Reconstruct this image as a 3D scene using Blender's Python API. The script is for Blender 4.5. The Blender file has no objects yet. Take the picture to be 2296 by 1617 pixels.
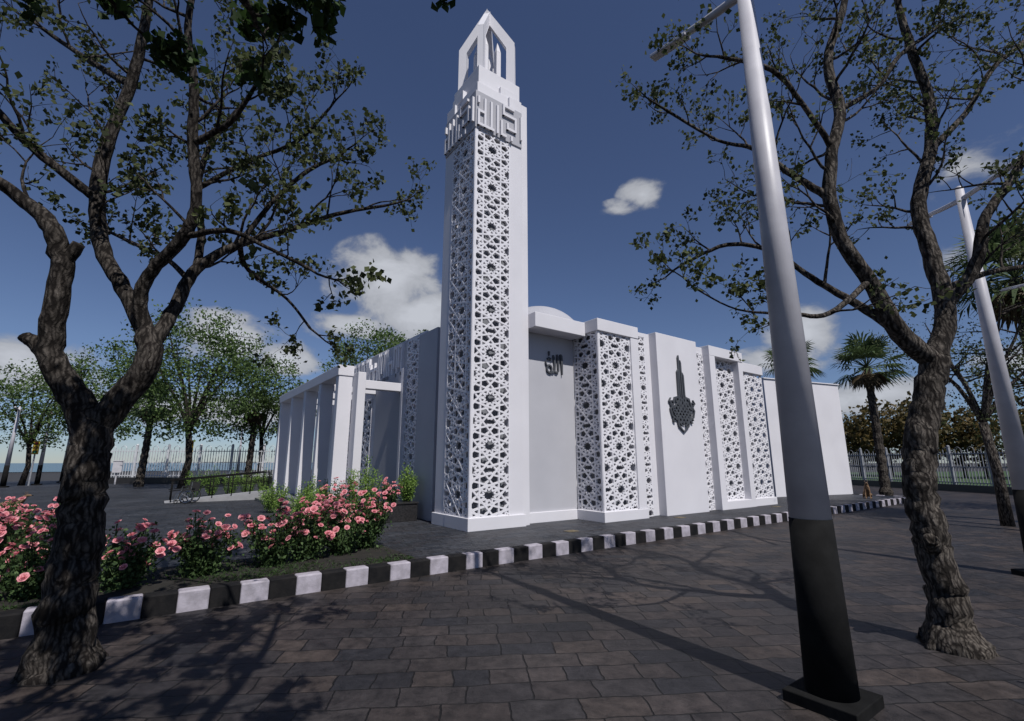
import bpy, math, random
import numpy as np
from mathutils import Vector, Matrix, Euler
random.seed(7); np.random.seed(7)
sc=bpy.context.scene
COL=bpy.context.collection
PZ=0.25
# ------------------------------------------------------------------ materials
def new_mat(name):
    m=bpy.data.materials.new(name); m.use_nodes=True
    nt=m.node_tree; b=nt.nodes["Principled BSDF"]
    return m,nt,b
def mat(name,c1,c2=None,rough=0.7,scale=4.0,bump=0.0,bscale=40.0,metal=0.0,spec=0.4,detail=6):
    m,nt,b=new_mat(name)
    b.inputs["Roughness"].default_value=rough
    b.inputs["Metallic"].default_value=metal
    b.inputs["Specular IOR Level"].default_value=spec
    if c2 is None: c2=tuple(x*0.85 for x in c1)
    tc=nt.nodes.new("ShaderNodeTexCoord")
    n=nt.nodes.new("ShaderNodeTexNoise"); n.inputs["Scale"].default_value=scale; n.inputs["Detail"].default_value=detail
    nt.links.new(tc.outputs["Object"],n.inputs["Vector"])
    r=nt.nodes.new("ShaderNodeValToRGB"); r.color_ramp.elements[0].position=0.35; r.color_ramp.elements[1].position=0.65
    r.color_ramp.elements[0].color=(*c2,1); r.color_ramp.elements[1].color=(*c1,1)
    nt.links.new(n.outputs["Fac"],r.inputs["Fac"]); nt.links.new(r.outputs["Color"],b.inputs["Base Color"])
    if bump>0:
        n2=nt.nodes.new("ShaderNodeTexNoise"); n2.inputs["Scale"].default_value=bscale; n2.inputs["Detail"].default_value=5
        nt.links.new(tc.outputs["Object"],n2.inputs["Vector"])
        bp=nt.nodes.new("ShaderNodeBump"); bp.inputs["Strength"].default_value=bump; bp.inputs["Distance"].default_value=0.02
        nt.links.new(n2.outputs["Fac"],bp.inputs["Height"]); nt.links.new(bp.outputs["Normal"],b.inputs["Normal"])
    return m
def leaf_mat(name,c1,c2,scale=1.5,trans=0.35,rough=.65):
    m=bpy.data.materials.new(name); m.use_nodes=True; nt=m.node_tree; nt.nodes.clear()
    out=nt.nodes.new("ShaderNodeOutputMaterial"); mix=nt.nodes.new("ShaderNodeMixShader"); mix.inputs[0].default_value=trans
    d=nt.nodes.new("ShaderNodeBsdfPrincipled"); d.inputs["Roughness"].default_value=rough; d.inputs["Specular IOR Level"].default_value=.25; tr=nt.nodes.new("ShaderNodeBsdfTranslucent")
    g=nt.nodes.new("ShaderNodeNewGeometry")
    tc=nt.nodes.new("ShaderNodeTexCoord"); n=nt.nodes.new("ShaderNodeTexNoise"); n.inputs["Scale"].default_value=scale; n.inputs["Detail"].default_value=2
    nt.links.new(tc.outputs["Object"],n.inputs["Vector"])
    mul=nt.nodes.new("ShaderNodeMath"); mul.operation='MULTIPLY'; mul.inputs[1].default_value=0.6
    nt.links.new(g.outputs["Random Per Island"],mul.inputs[0])
    m2=nt.nodes.new("ShaderNodeMath"); m2.operation='MULTIPLY_ADD'; m2.inputs[1].default_value=0.6
    nt.links.new(n.outputs["Fac"],m2.inputs[0]); nt.links.new(mul.outputs[0],m2.inputs[2])
    r=nt.nodes.new("ShaderNodeValToRGB"); r.color_ramp.elements[0].position=0.2; r.color_ramp.elements[1].position=0.95
    r.color_ramp.elements[0].color=(*c2,1); r.color_ramp.elements[1].color=(*c1,1)
    nt.links.new(m2.outputs[0],r.inputs["Fac"])
    nt.links.new(r.outputs["Color"],d.inputs["Base Color"]); nt.links.new(r.outputs["Color"],tr.inputs["Color"])
    nt.links.new(d.outputs[0],mix.inputs[1]); nt.links.new(tr.outputs[0],mix.inputs[2]); nt.links.new(mix.outputs[0],out.inputs[0])
    return m
def bark_mat(name,c1,c2,sc_=34.0):
    m,nt,b=new_mat(name); b.inputs["Roughness"].default_value=0.95; b.inputs["Specular IOR Level"].default_value=0.1
    tc=nt.nodes.new("ShaderNodeTexCoord")
    nn=nt.nodes.new("ShaderNodeTexNoise"); nn.inputs["Scale"].default_value=7; nn.inputs["Detail"].default_value=4; nt.links.new(tc.outputs["Object"],nn.inputs["Vector"])
    mx=nt.nodes.new("ShaderNodeMix"); mx.data_type='VECTOR'; mx.inputs[0].default_value=0.10
    nt.links.new(tc.outputs["Object"],mx.inputs[4]); nt.links.new(nn.outputs["Color"],mx.inputs[5])
    mp=nt.nodes.new("ShaderNodeMapping"); mp.inputs["Scale"].default_value=(1,1,0.2); nt.links.new(mx.outputs[1],mp.inputs["Vector"])
    v=nt.nodes.new("ShaderNodeTexVoronoi"); v.feature='F1'; v.inputs["Scale"].default_value=sc_; nt.links.new(mp.outputs[0],v.inputs["Vector"])
    n=nt.nodes.new("ShaderNodeTexNoise"); n.inputs["Scale"].default_value=sc_*1.3; n.inputs["Detail"].default_value=8; n.inputs["Roughness"].default_value=0.7; nt.links.new(mp.outputs[0],n.inputs["Vector"])
    inv=nt.nodes.new("ShaderNodeMath"); inv.operation='MULTIPLY_ADD'; inv.inputs[1].default_value=-.9; inv.inputs[2].default_value=.85; nt.links.new(v.outputs["Distance"],inv.inputs[0])
    h=nt.nodes.new("ShaderNodeMath"); h.operation='MULTIPLY'; nt.links.new(inv.outputs[0],h.inputs[0]); nt.links.new(n.outputs["Fac"],h.inputs[1])
    r=nt.nodes.new("ShaderNodeValToRGB"); r.color_ramp.elements[0].position=0.12; r.color_ramp.elements[1].position=0.42
    r.color_ramp.elements[0].color=(*c2,1); r.color_ramp.elements[1].color=(*c1,1)
    nt.links.new(h.outputs[0],r.inputs["Fac"])
    big=nt.nodes.new("ShaderNodeTexNoise"); big.inputs["Scale"].default_value=2.5; big.inputs["Detail"].default_value=3; nt.links.new(tc.outputs["Object"],big.inputs["Vector"])
    mr=nt.nodes.new("ShaderNodeMapRange"); mr.inputs[1].default_value=.3; mr.inputs[2].default_value=.7; mr.inputs[3].default_value=.6; mr.inputs[4].default_value=1.3; nt.links.new(big.outputs["Fac"],mr.inputs[0])
    s=nt.nodes.new("ShaderNodeVectorMath"); s.operation='SCALE'; nt.links.new(r.outputs["Color"],s.inputs[0]); nt.links.new(mr.outputs[0],s.inputs[3])
    nt.links.new(s.outputs[0],b.inputs["Base Color"])
    bp=nt.nodes.new("ShaderNodeBump"); bp.inputs["Strength"].default_value=1.0; bp.inputs["Distance"].default_value=0.03
    nt.links.new(h.outputs[0],bp.inputs["Height"]); nt.links.new(bp.outputs["Normal"],b.inputs["Normal"])
    return m
def paver_mat(name,cols,bw,bh,rot,rough=0.55,mortar=0.008,bumpd=0.012,spec=.3):
    m,nt,b=new_mat(name); b.inputs["Specular IOR Level"].default_value=spec
    tc=nt.nodes.new("ShaderNodeTexCoord"); mp=nt.nodes.new("ShaderNodeMapping"); mp.inputs["Rotation"].default_value=(0,0,rot)
    nt.links.new(tc.outputs["Object"],mp.inputs["Vector"])
    nz=nt.nodes.new("ShaderNodeTexNoise"); nz.inputs["Scale"].default_value=2.6; nz.inputs["Detail"].default_value=5
    nt.links.new(mp.outputs[0],nz.inputs["Vector"])
    sub=nt.nodes.new("ShaderNodeVectorMath"); sub.operation='SUBTRACT'; sub.inputs[1].default_value=(.5,.5,.5)
    nt.links.new(nz.outputs["Color"],sub.inputs[0])
    scl=nt.nodes.new("ShaderNodeVectorMath"); scl.operation='SCALE'; scl.inputs[3].default_value=0.12
    nt.links.new(sub.outputs[0],scl.inputs[0])
    ad=nt.nodes.new("ShaderNodeVectorMath"); ad.operation='ADD'; nt.links.new(mp.outputs[0],ad.inputs[0]); nt.links.new(scl.outputs[0],ad.inputs[1])
    k=nt.nodes.new("ShaderNodeTexBrick"); k.inputs["Scale"].default_value=1.0; k.inputs["Brick Width"].default_value=bw; k.inputs["Row Height"].default_value=bh
    k.inputs["Mortar Size"].default_value=mortar; k.inputs["Mortar Smooth"].default_value=0.5; k.offset=.37; k.offset_frequency=2; k.squash=.62; k.squash_frequency=3
    k.inputs["Color1"].default_value=(0,0,0,1); k.inputs["Color2"].default_value=(1,1,1,1); k.inputs["Mortar"].default_value=(.5,.5,.5,1); k.inputs["Bias"].default_value=0
    nt.links.new(ad.outputs[0],k.inputs["Vector"])
    ramp=nt.nodes.new("ShaderNodeValToRGB"); els=ramp.color_ramp.elements
    while len(els)<len(cols): els.new(0.5)
    for i,c in enumerate(cols): els[i].position=i/(len(cols)-1); els[i].color=(*c,1)
    nt.links.new(k.outputs["Color"],ramp.inputs["Fac"])
    n=nt.nodes.new("ShaderNodeTexNoise"); n.inputs["Scale"].default_value=6; n.inputs["Detail"].default_value=9; n.inputs["Roughness"].default_value=.74; nt.links.new(mp.outputs[0],n.inputs["Vector"])
    nl=nt.nodes.new("ShaderNodeTexNoise"); nl.inputs["Scale"].default_value=.5; nl.inputs["Detail"].default_value=4; nt.links.new(mp.outputs[0],nl.inputs["Vector"])
    mr=nt.nodes.new("ShaderNodeMapRange"); mr.inputs[1].default_value=.3; mr.inputs[2].default_value=.7; mr.inputs[3].default_value=.3; mr.inputs[4].default_value=1.7
    nt.links.new(n.outputs["Fac"],mr.inputs[0])
    mr2=nt.nodes.new("ShaderNodeMapRange"); mr2.inputs[1].default_value=.3; mr2.inputs[2].default_value=.7; mr2.inputs[3].default_value=.65; mr2.inputs[4].default_value=1.25
    nt.links.new(nl.outputs["Fac"],mr2.inputs[0])
    mm=nt.nodes.new("ShaderNodeMath"); mm.operation='MULTIPLY'; nt.links.new(mr.outputs[0],mm.inputs[0]); nt.links.new(mr2.outputs[0],mm.inputs[1])
    sc1=nt.nodes.new("ShaderNodeVectorMath"); sc1.operation='SCALE'; nt.links.new(ramp.outputs["Color"],sc1.inputs[0]); nt.links.new(mm.outputs[0],sc1.inputs[3])
    mix=nt.nodes.new("ShaderNodeMix"); mix.data_type='RGBA'; nt.links.new(k.outputs["Fac"],mix.inputs[0]); nt.links.new(sc1.outputs[0],mix.inputs[6]); mix.inputs[7].default_value=(.006,.0055,.005,1)
    nt.links.new(mix.outputs[2],b.inputs["Base Color"])
    rr=nt.nodes.new("ShaderNodeMapRange"); rr.inputs[3].default_value=rough-.15; rr.inputs[4].default_value=rough+.2; nt.links.new(n.outputs["Fac"],rr.inputs[0]); nt.links.new(rr.outputs[0],b.inputs["Roughness"])
    hh=nt.nodes.new("ShaderNodeMath"); hh.operation='MULTIPLY_ADD'; hh.inputs[1].default_value=-1.0; nt.links.new(k.outputs["Fac"],hh.inputs[0]); nt.links.new(n.outputs["Fac"],hh.inputs[2])
    h3=nt.nodes.new("ShaderNodeMath"); h3.operation='MULTIPLY_ADD'; h3.inputs[1].default_value=.35; nt.links.new(k.outputs["Color"],h3.inputs[0]); nt.links.new(hh.outputs[0],h3.inputs[2])
    bp=nt.nodes.new("ShaderNodeBump"); bp.inputs["Strength"].default_value=1.0; bp.inputs["Distance"].default_value=bumpd
    nt.links.new(h3.outputs[0],bp.inputs["Height"]); nt.links.new(bp.outputs["Normal"],b.inputs["Normal"])
    return m

WHITE=mat("white_plaster",(.66,.65,.68),(.62,.61,.64),rough=.6,scale=.8,bump=.05,bscale=60)
LATW=mat("white_lattice",(.71,.70,.73),(.68,.67,.70),rough=.55,scale=3)
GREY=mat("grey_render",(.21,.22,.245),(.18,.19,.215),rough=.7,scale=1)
WALLG=mat("offwhite_panel",(.44,.44,.47),(.41,.41,.44),rough=.7,scale=1,bump=.04)
LGREY=mat("light_grey_band",(.38,.38,.41),(.35,.35,.38),rough=.7,scale=1)
DGREY=mat("dark_metal_letters",(.09,.095,.105),(.07,.075,.085),rough=.45,scale=3,metal=.2)
BLACK=mat("black_paint",(.007,.007,.007),(.012,.012,.012),rough=.85,scale=5,bump=.1,bscale=25,spec=.1)
POLEW=mat("white_pole_paint",(.52,.51,.54),(.42,.41,.44),rough=.45,scale=2.5,bump=.03,bscale=30)
KW=mat("kerb_white_paint",(.42,.39,.44),(.28,.26,.29),rough=.7,scale=7,bump=.2)
KB=mat("kerb_black_paint",(.006,.006,.007),(.014,.013,.013),rough=.8,scale=7,bump=.2,spec=.2)
ROAD=paver_mat("road_stone_pavers",[(.036,.029,.027),(.020,.0195,.0225),(.050,.039,.034),(.027,.025,.0265),(.042,.034,.032)],.58,.33,math.radians(31),bumpd=.018,mortar=.009)
PAVE=paver_mat("pavement_slate_pavers",[(.025,.028,.036),(.042,.044,.051),(.030,.029,.033)],.6,.2,math.radians(4),rough=.55)
SOIL=mat("soil",(.022,.019,.015),(.012,.011,.009),rough=.95,scale=9,bump=.5)
GRASSM=leaf_mat("grass_blades",(.05,.09,.028),(.02,.04,.012),scale=3,trans=.3)
LAWN=mat("lawn_green",(.05,.09,.03),(.03,.06,.02),rough=.9,scale=.6)
SEA=mat("sea_water",(.05,.12,.16),(.04,.10,.13),rough=.25,scale=.05)
BARK=bark_mat("bark_dark",(.105,.092,.08),(.012,.010,.009))
BARK2=bark_mat("bark_grey",(.16,.14,.12),(.02,.017,.015))
LEAFD=leaf_mat("leaf_dark",(.10,.12,.045),(.020,.030,.010))
LEAFN=leaf_mat("leaf_deep_green",(.045,.085,.022),(.012,.026,.008))
LEAFG=leaf_mat("leaf_green",(.13,.20,.06),(.035,.065,.02),scale=.6)
LEAFS=leaf_mat("leaf_shrub",(.28,.42,.10),(.09,.17,.03),scale=4)
LEAFA=leaf_mat("leaf_autumn",(.17,.12,.045),(.05,.05,.02),scale=.25)
LEAFR=leaf_mat("leaf_rose",(.085,.14,.045),(.015,.035,.012),scale=4,trans=.25)
PALML=leaf_mat("palm_frond",(.09,.13,.05),(.03,.05,.02),scale=.8,trans=.25)
PALMD=leaf_mat("palm_dry_frond",(.12,.09,.05),(.05,.035,.02),scale=.8,trans=.2)
ROSE=leaf_mat("rose_petals",(.84,.42,.44),(.68,.20,.25),scale=9,trans=.3)
GRANITE=mat("dark_granite",(.035,.033,.034),(.015,.015,.016),rough=.3,scale=25,detail=9)
FMET=mat("fence_metal",(.30,.31,.33),(.22,.23,.25),rough=.5,metal=.1,scale=4)
FMETL=mat("fence_metal_light",(.62,.63,.66),(.5,.51,.54),rough=.5,scale=4)
STEPM=mat("step_stone",(.16,.16,.14),(.12,.13,.10),rough=.6,scale=5)
YEL=mat("yellow_paint",(.6,.4,.03),rough=.5)
CHROME=mat("chrome",(.6,.6,.6),rough=.2,metal=1.)
RUBBER=mat("rubber",(.02,.02,.02),rough=.8)
PAINTB=mat("motorcycle_paint",(.01,.012,.02),rough=.15,spec=.6)
TERR=mat("drain_cover_brass",(.20,.16,.10),(.11,.09,.055),rough=.5,scale=30)
# ------------------------------------------------------------------ mesh builder
class MB:
    def __init__(s): s.v=[]; s.f=[]; s.m=[]
    def add(s,vs,fs,mi=0):
        o=len(s.v); s.v.extend([tuple(x) for x in vs]); s.f.extend([tuple(i+o for i in f) for f in fs]); s.m.extend([mi]*len(fs))
    def box(s,x0,x1,y0,y1,z0,z1,mi=0):
        s.add([(x0,y0,z0),(x1,y0,z0),(x1,y1,z0),(x0,y1,z0),(x0,y0,z1),(x1,y0,z1),(x1,y1,z1),(x0,y1,z1)],
              [(0,3,2,1),(4,5,6,7),(0,1,5,4),(1,2,6,5),(2,3,7,6),(3,0,4,7)],mi)
    def prism(s,poly,z0,z1,mi=0):
        n=len(poly); vs=[(x,y,z0) for x,y in poly]+[(x,y,z1) for x,y in poly]
        s.add(vs,[tuple(range(n-1,-1,-1)),tuple(range(n,2*n))]+[(i,(i+1)%n,n+(i+1)%n,n+i) for i in range(n)],mi)
    def beam(s,p,q,w,h,up=(0,0,1),mi=0):
        p=Vector(p); q=Vector(q); d=q-p
        if d.length<1e-5: return
        d.normalize(); up=Vector(up)
        sx=d.cross(up)
        if sx.length<1e-4: sx=d.cross(Vector((1,0,0)))
        sx.normalize(); uy=sx.cross(d).normalized()
        vs=[]
        for c in (p,q):
            for a,b in ((-1,-1),(1,-1),(1,1),(-1,1)): vs.append(c+sx*a*w/2+uy*b*h/2)
        s.add(vs,[(0,3,2,1),(4,5,6,7),(0,1,5,4),(1,2,6,5),(2,3,7,6),(3,0,4,7)],mi)
    def tube(s,pts,rad,n=8,mi=0,caps=True,jit=0.0):
        pts=[Vector(p) for p in pts]; N=len(pts); vs=[]; prev=None
        for i,p in enumerate(pts):
            d=(pts[min(i+1,N-1)]-pts[max(i-1,0)])
            if d.length<1e-6: d=Vector((0,0,1))
            d.normalize()
            if prev is None:
                a=d.cross(Vector((0,0,1)));
                if a.length<.1: a=d.cross(Vector((1,0,0)))
            else: a=prev-d*prev.dot(d)
            a.normalize(); prev=a; b=d.cross(a)
            for k in range(n):
                t=2*math.pi*k/n; r=rad[i]*(1+(random.uniform(-jit,jit) if jit else 0))
                vs.append(p+a*math.cos(t)*r+b*math.sin(t)*r)
        fs=[]
        for i in range(N-1):
            for k in range(n):
                fs.append((i*n+k,i*n+(k+1)%n,(i+1)*n+(k+1)%n,(i+1)*n+k))
        if caps: fs.append(tuple(range(n-1,-1,-1))); fs.append(tuple((N-1)*n+k for k in range(n)))
        s.add(vs,fs,mi)
    def cyl(s,x,y,z0,z1,r0,r1,n=24,mi=0): s.tube([(x,y,z0),(x,y,z1)],[r0,r1],n,mi)
    def torus(s,c,axis,R,r,n=24,k=8,mi=0):
        axis=Vector(axis).normalized(); a=axis.orthogonal().normalized(); b=axis.cross(a); vs=[]; fs=[]
        for i in range(n):
            t=2*math.pi*i/n; d=a*math.cos(t)+b*math.sin(t)
            for j in range(k):
                u=2*math.pi*j/k; vs.append(Vector(c)+d*(R+r*math.cos(u))+axis*r*math.sin(u))
        for i in range(n):
            for j in range(k): fs.append((i*k+j,((i+1)%n)*k+j,((i+1)%n)*k+(j+1)%k,i*k+(j+1)%k))
        s.add(vs,fs,mi)
    def ball(s,c,r,sx=1,sy=1,sz=1,n=12,m=8,mi=0):
        vs=[];fs=[]
        for i in range(m+1):
            ph=math.pi*i/m
            for j in range(n):
                t=2*math.pi*j/n; vs.append((c[0]+r*sx*math.sin(ph)*math.cos(t),c[1]+r*sy*math.sin(ph)*math.sin(t),c[2]+r*sz*math.cos(ph)))
        for i in range(m):
            for j in range(n): fs.append((i*n+j,(i+1)*n+j,(i+1)*n+(j+1)%n,i*n+(j+1)%n))
        s.add(vs,fs,mi)
    def build(s,name,mats,parent=None,smooth=False,bevel=0.0,loc=None,rotz=None):
        me=bpy.data.meshes.new(name); me.from_pydata(s.v,[],s.f)
        for m in mats: me.materials.append(m)
        me.polygons.foreach_set("material_index",s.m)
        if smooth: me.polygons.foreach_set("use_smooth",[True]*len(s.f))
        me.update()
        o=bpy.data.objects.new(name,me); COL.objects.link(o)
        if parent: o.parent=parent
        if loc: o.location=loc
        if rotz is not None: o.rotation_euler=(0,0,rotz)
        if bevel>0:
            b=o.modifiers.new("bevel","BEVEL"); b.width=bevel; b.segments=2; b.limit_method='ANGLE'
        return o
def empty(name,loc=(0,0,0),rotz=0):
    e=bpy.data.objects.new(name,None); COL.objects.link(e); e.location=loc; e.rotation_euler=(0,0,rotz); e.empty_display_size=.3; return e
def leaves_mesh(name,C,size,mats,parent=None,mi=None,aspect=.6,flat=0.0,loc=None,rotz=None,drop=0.0):
    """C: (N,3) centres -> one mesh of N folded leaf rhombi"""
    C=np.asarray(C,dtype=float); N=len(C)
    d=np.random.normal(size=(N,3)); d[:,2]-=drop; d/=np.linalg.norm(d,axis=1)[:,None]
    e=np.random.normal(size=(N,3)); e[:,2]*= (1-flat); e-=d*(e*d).sum(1)[:,None]; e/=np.linalg.norm(e,axis=1)[:,None]
    nrm=np.cross(d,e)
    s=size*np.random.uniform(.6,1.4,size=(N,1))
    V=np.empty((N,4,3)); V[:,0]=C-d*s*.5; V[:,1]=C+e*s*aspect*.5+nrm*s*.12-d*s*.05; V[:,2]=C+d*s*.5; V[:,3]=C-e*s*aspect*.5+nrm*s*.12-d*s*.05
    me=bpy.data.meshes.new(name)
    me.vertices.add(N*4); me.vertices.foreach_set("co",V.reshape(-1))
    me.loops.add(N*4); me.loops.foreach_set("vertex_index",np.arange(N*4,dtype=np.int32))
    me.polygons.add(N); me.polygons.foreach_set("loop_start",np.arange(0,N*4,4,dtype=np.int32)); me.polygons.foreach_set("loop_total",np.full(N,4,dtype=np.int32))
    for m in mats: me.materials.append(m)
    me.update(calc_edges=True)
    o=bpy.data.objects.new(name,me); COL.objects.link(o)
    if parent: o.parent=parent
    if loc is not None: o.location=loc
    if rotz is not None: o.rotation_euler=(0,0,rotz)
    return o
# ------------------------------------------------------------------ ground
def sheet(name,poly,z,m):
    b=MB(); b.add([(x,y,z) for x,y in poly],[tuple(range(len(poly)))]); return b.build(name,[m])
sheet("ground",[(-900,-900),(900,-900),(900,900),(-900,900)],-0.03,mat("distant_ground",(.035,.033,.032),(.027,.026,.026),rough=.9,scale=.2))
sheet("road",[(-60,-60),(90,-60),(90,60),(-60,60)],0.0,ROAD)
sheet("sea",[(-900,120),(300,120),(300,900),(-900,900)],0.05,SEA)
sheet("lawn",[(47,-8),(70,-30),(140,10),(60,40)],0.06,LAWN)
b=MB(); b.box(-40,24.4,-2.45,52,-.02,PZ); b.build("pavement",[PAVE])
sheet("asphalt_road",[(-80,54),(60,54),(60,100),(-80,100)],0.012,mat("asphalt",(.04,.04,.042),(.033,.033,.034),rough=.9,scale=3,bump=.2))
kb=MB()
x=-16.0; i=0
while x<24.4:
    L=.378; j=random.uniform(-.006,.006)
    kb.box(x+.003,x+L-.003,-2.66+j,-2.448,-.02,PZ+.022+j,i%2); x+=L; i+=1
y=-2.66; 
while y<9:
    kb.box(24.4,24.62,y+.003,y+.375,-.02,PZ+.022,i%2); y+=.378; i+=1
kb.build("striped_kerb",[KW,KB],bevel=.02)
b=MB(); b.box(-14,-2.55,-2.44,-.6,PZ-.02,PZ+.012); b.build("planting_bed",[SOIL])
N=9000
gx=np.random.uniform(-12,-2.6,N); gy=-2.42+1.7*np.random.rand(N)**1.6
mk=(np.sin(gx*2.1)+np.sin(gy*3.3+gx)+np.random.normal(size=N)*.8)>.3
C=np.stack([gx,gy,np.full(N,PZ+.03)],1)[mk]
leaves_mesh("grass",C,.08,[GRASSM],aspect=.16,drop=0)
# ------------------------------------------------------------------ lattice generator (ten-fold star strapwork)
def clip(p,q,W,H):
    x0,y0=p;x1,y1=q;dx=x1-x0;dy=y1-y0;t0=0;t1=1
    for P_,Q_ in ((-dx,x0),(dx,W-x0),(-dy,y0),(dy,H-y0)):
        if abs(P_)<1e-9:
            if Q_<0: return None
        else:
            r=Q_/P_
            if P_<0:
                if r>t1: return None
                t0=max(t0,r)
            else:
                if r<t0: return None
                t1=min(t1,r)
    if t1-t0<1e-3: return None
    return (x0+t0*dx,y0+t0*dy),(x0+t1*dx,y0+t1*dy)
def lattice(mb,org,U,Nn,W,H,cx=None,cy=.6,th=.050,dep=.06,mi=0,k=1.0,frame=True):
    org=Vector(org);U=Vector(U).normalized();Nn=Vector(Nn).normalized();Z=Vector((0,0,1))
    a=.46*k; sx,sy=1.155,.87
    if cx is None: cx=W/2
    def b2(p,q,w):
        c=clip(p,q,W,H)
        if c is None: return
        j=random.uniform(0,.010)
        P3=org+U*c[0][0]+Z*c[0][1]-Nn*(dep/2-j*.5); Q3=org+U*c[1][0]+Z*c[1][1]-Nn*(dep/2-j*.5)
        mb.beam(P3,Q3,dep+j,w,up=(U*(-(c[1][1]-c[0][1]))+Z*(c[1][0]-c[0][0])).normalized(),mi=mi)
    vx=.5878*2*a; vy=.809*2*a
    nr=int(H/(vy*sy))+3; nc=int(W/(vx*sx))+3
    e=2*a*math.tan(math.radians(18))
    for i in range(-nr,nr+1):
        for jx in range(-nc,nc+1):
            if (i+jx)%2: continue
            X0=cx+jx*vx*sx; Y0=cy+i*vy*sy
            if X0<-a*1.4 or X0>W+a*1.4 or Y0<-a*1.2 or Y0>H+a*1.2: continue
            T=lambda x,y:(X0+x*sx,Y0+y*sy)
            M=[(a*math.cos(math.radians(18+36*t)),a*math.sin(math.radians(18+36*t))) for t in range(10)]
            for t in range(10):
                p=M[t]; q=M[(t+3)%10]
                dx=q[0]-p[0];dy=q[1]-p[1];L=math.hypot(dx,dy);dx/=L;dy/=L
                e1=0 if (t in (1,3,6,8)) else .62*e
                e2=0 if ((t+3)%10 in (1,3,6,8)) else .62*e
                b2(T(p[0]-dx*e1,p[1]-dy*e1),T(q[0]+dx*e2,q[1]+dy*e2),th)
            r1=a*.60; r2=a*.30
            for t in range(10):
                A=(r1*math.cos(math.radians(36*t)),r1*math.sin(math.radians(36*t)))
                for sgn in (-1,1):
                    B=(r2*math.cos(math.radians(36*t+18*sgn)),r2*math.sin(math.radians(36*t+18*sgn)))
                    b2(T(*A),T(*B),th*.85)
    if frame:
        for p,q in (((0,0),(W,0)),((W,0),(W,H)),((W,H),(0,H)),((0,H),(0,0))):
            P3=org+U*p[0]+Z*p[1]-Nn*(dep/2); Q3=org+U*q[0]+Z*q[1]-Nn*(dep/2)
            up=(U*(-(q[1]-p[1]))+Z*(q[0]-p[0])).normalized()
            mb.beam(P3,Q3,dep+.013,th*.9,up=up,mi=mi)
# square kufic: allah on the left, akbar on the right
ALLAH=["..........","#..#..#..#","#..#..#..#","...#..#..#","####..#..#","#..#..#..#","#..#..#..#","########.#"]
AKBAR=[".######...",".#........#",".#######..#",".......#..#","#..#...#..#","#..#####..#","#.........#","###..#....."]
def kufic(mb,rows,org,U,Nn,cw,ch,dep,mi=0):
    org=Vector(org);U=Vector(U);Nn=Vector(Nn);Z=Vector((0,0,1)); R=len(rows)
    tw=cw*.92; thh=ch*.55
    def bx(u0,u1,z0,z1,d):
        vs=[]
        for dd in (0,d):
            for u,z in ((u0,z0),(u1,z0),(u1,z1),(u0,z1)): vs.append(org+U*u+Z*z+Nn*dd)
        mb.add(vs,[(0,3,2,1),(4,5,6,7),(0,1,5,4),(1,2,6,5),(2,3,7,6),(3,0,4,7)],mi)
    C=max(len(r) for r in rows); g=lambda r,c: 0<=r<R and 0<=c<len(rows[r]) and rows[r][c]=='#'
    for r in range(R):
        c=0; zc=(R-r-.5)*ch
        while c<C:
            if g(r,c):
                e=c
                while g(r,e): e+=1
                if e-c>1: bx(c*cw+.004,e*cw-.004,zc-thh/2,zc+thh/2,dep)
                c=e
            else: c+=1
    for c in range(C):
        r=0; uc=(c+.5)*cw
        while r<R:
            if g(r,c):
                e=r
                while g(e,c): e+=1
                h0=(R-e+.5)*ch-thh/2; h1=(R-r-.5)*ch+thh/2
                if e-r==1 and (g(r,c-1) or g(r,c+1)): r=e; continue
                if e-r==1: h0=(R-e+.5)*ch-thh; h1=h0+2*thh
                bx(uc-tw/2,uc+tw/2,h0,h1,dep+.004)
                r=e
            else: r+=1
# ------------------------------------------------------------------ minaret
mn=empty("minaret")
b=MB()
b.box(.26,1.95,.26,1.95,PZ,13.75,1)
b.box(1.27,1.76,.0,.6,PZ,13.78)
b.box(1.76,2.06,.09,2.0,PZ,13.8)
b.box(-.0,.5,1.38,1.93,PZ,13.78)
b.box(.1,1.9,1.93,2.05,PZ,13.8)
b.box(-.06,1.82,-.06,1.2,PZ,PZ+.33); b.box(-.055,1.0,1.2,1.99,PZ,PZ+.327)
b.box(-.04,1.74,-.04,1.9,12.02,13.34,2)
b.box(.10,1.3,.10,1.4,13.34,13.82)
b.box(.22,1.86,.24,1.86,13.8,14.62)
b.box(1.0,1.66,.12,.3,13.78,14.12); b.box(.08,.26,1.0,1.7,13.78,14.12)
b.build("shaft",[WHITE,GREY,LGREY],mn,bevel=.012)
b=MB()
lattice(b,(.0,.0,PZ+.33),(1,0,0),(0,-1,0),1.27,11.47,cx=.62,cy=.55,mi=0)
lattice(b,(.0,.0,PZ+.33),(0,1,0),(-1,0,0),1.38,11.47,cx=.62,cy=.55,mi=0)
b.build("lattice_screen",[LATW],mn)
b=MB()
R1=[a_+"."+b_ for a_,b_ in zip(ALLAH,AKBAR)]
kufic(b,R1,(.0,-.038,12.06),(1,0,0),(0,-1,0),.078,.155,.07)
kufic(b,R1,(-.038,1.86,12.06),(0,-1,0),(-1,0,0),.083,.155,.07)
b.build("kufic_lettering",[WHITE],mn)
b=MB()
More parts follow.
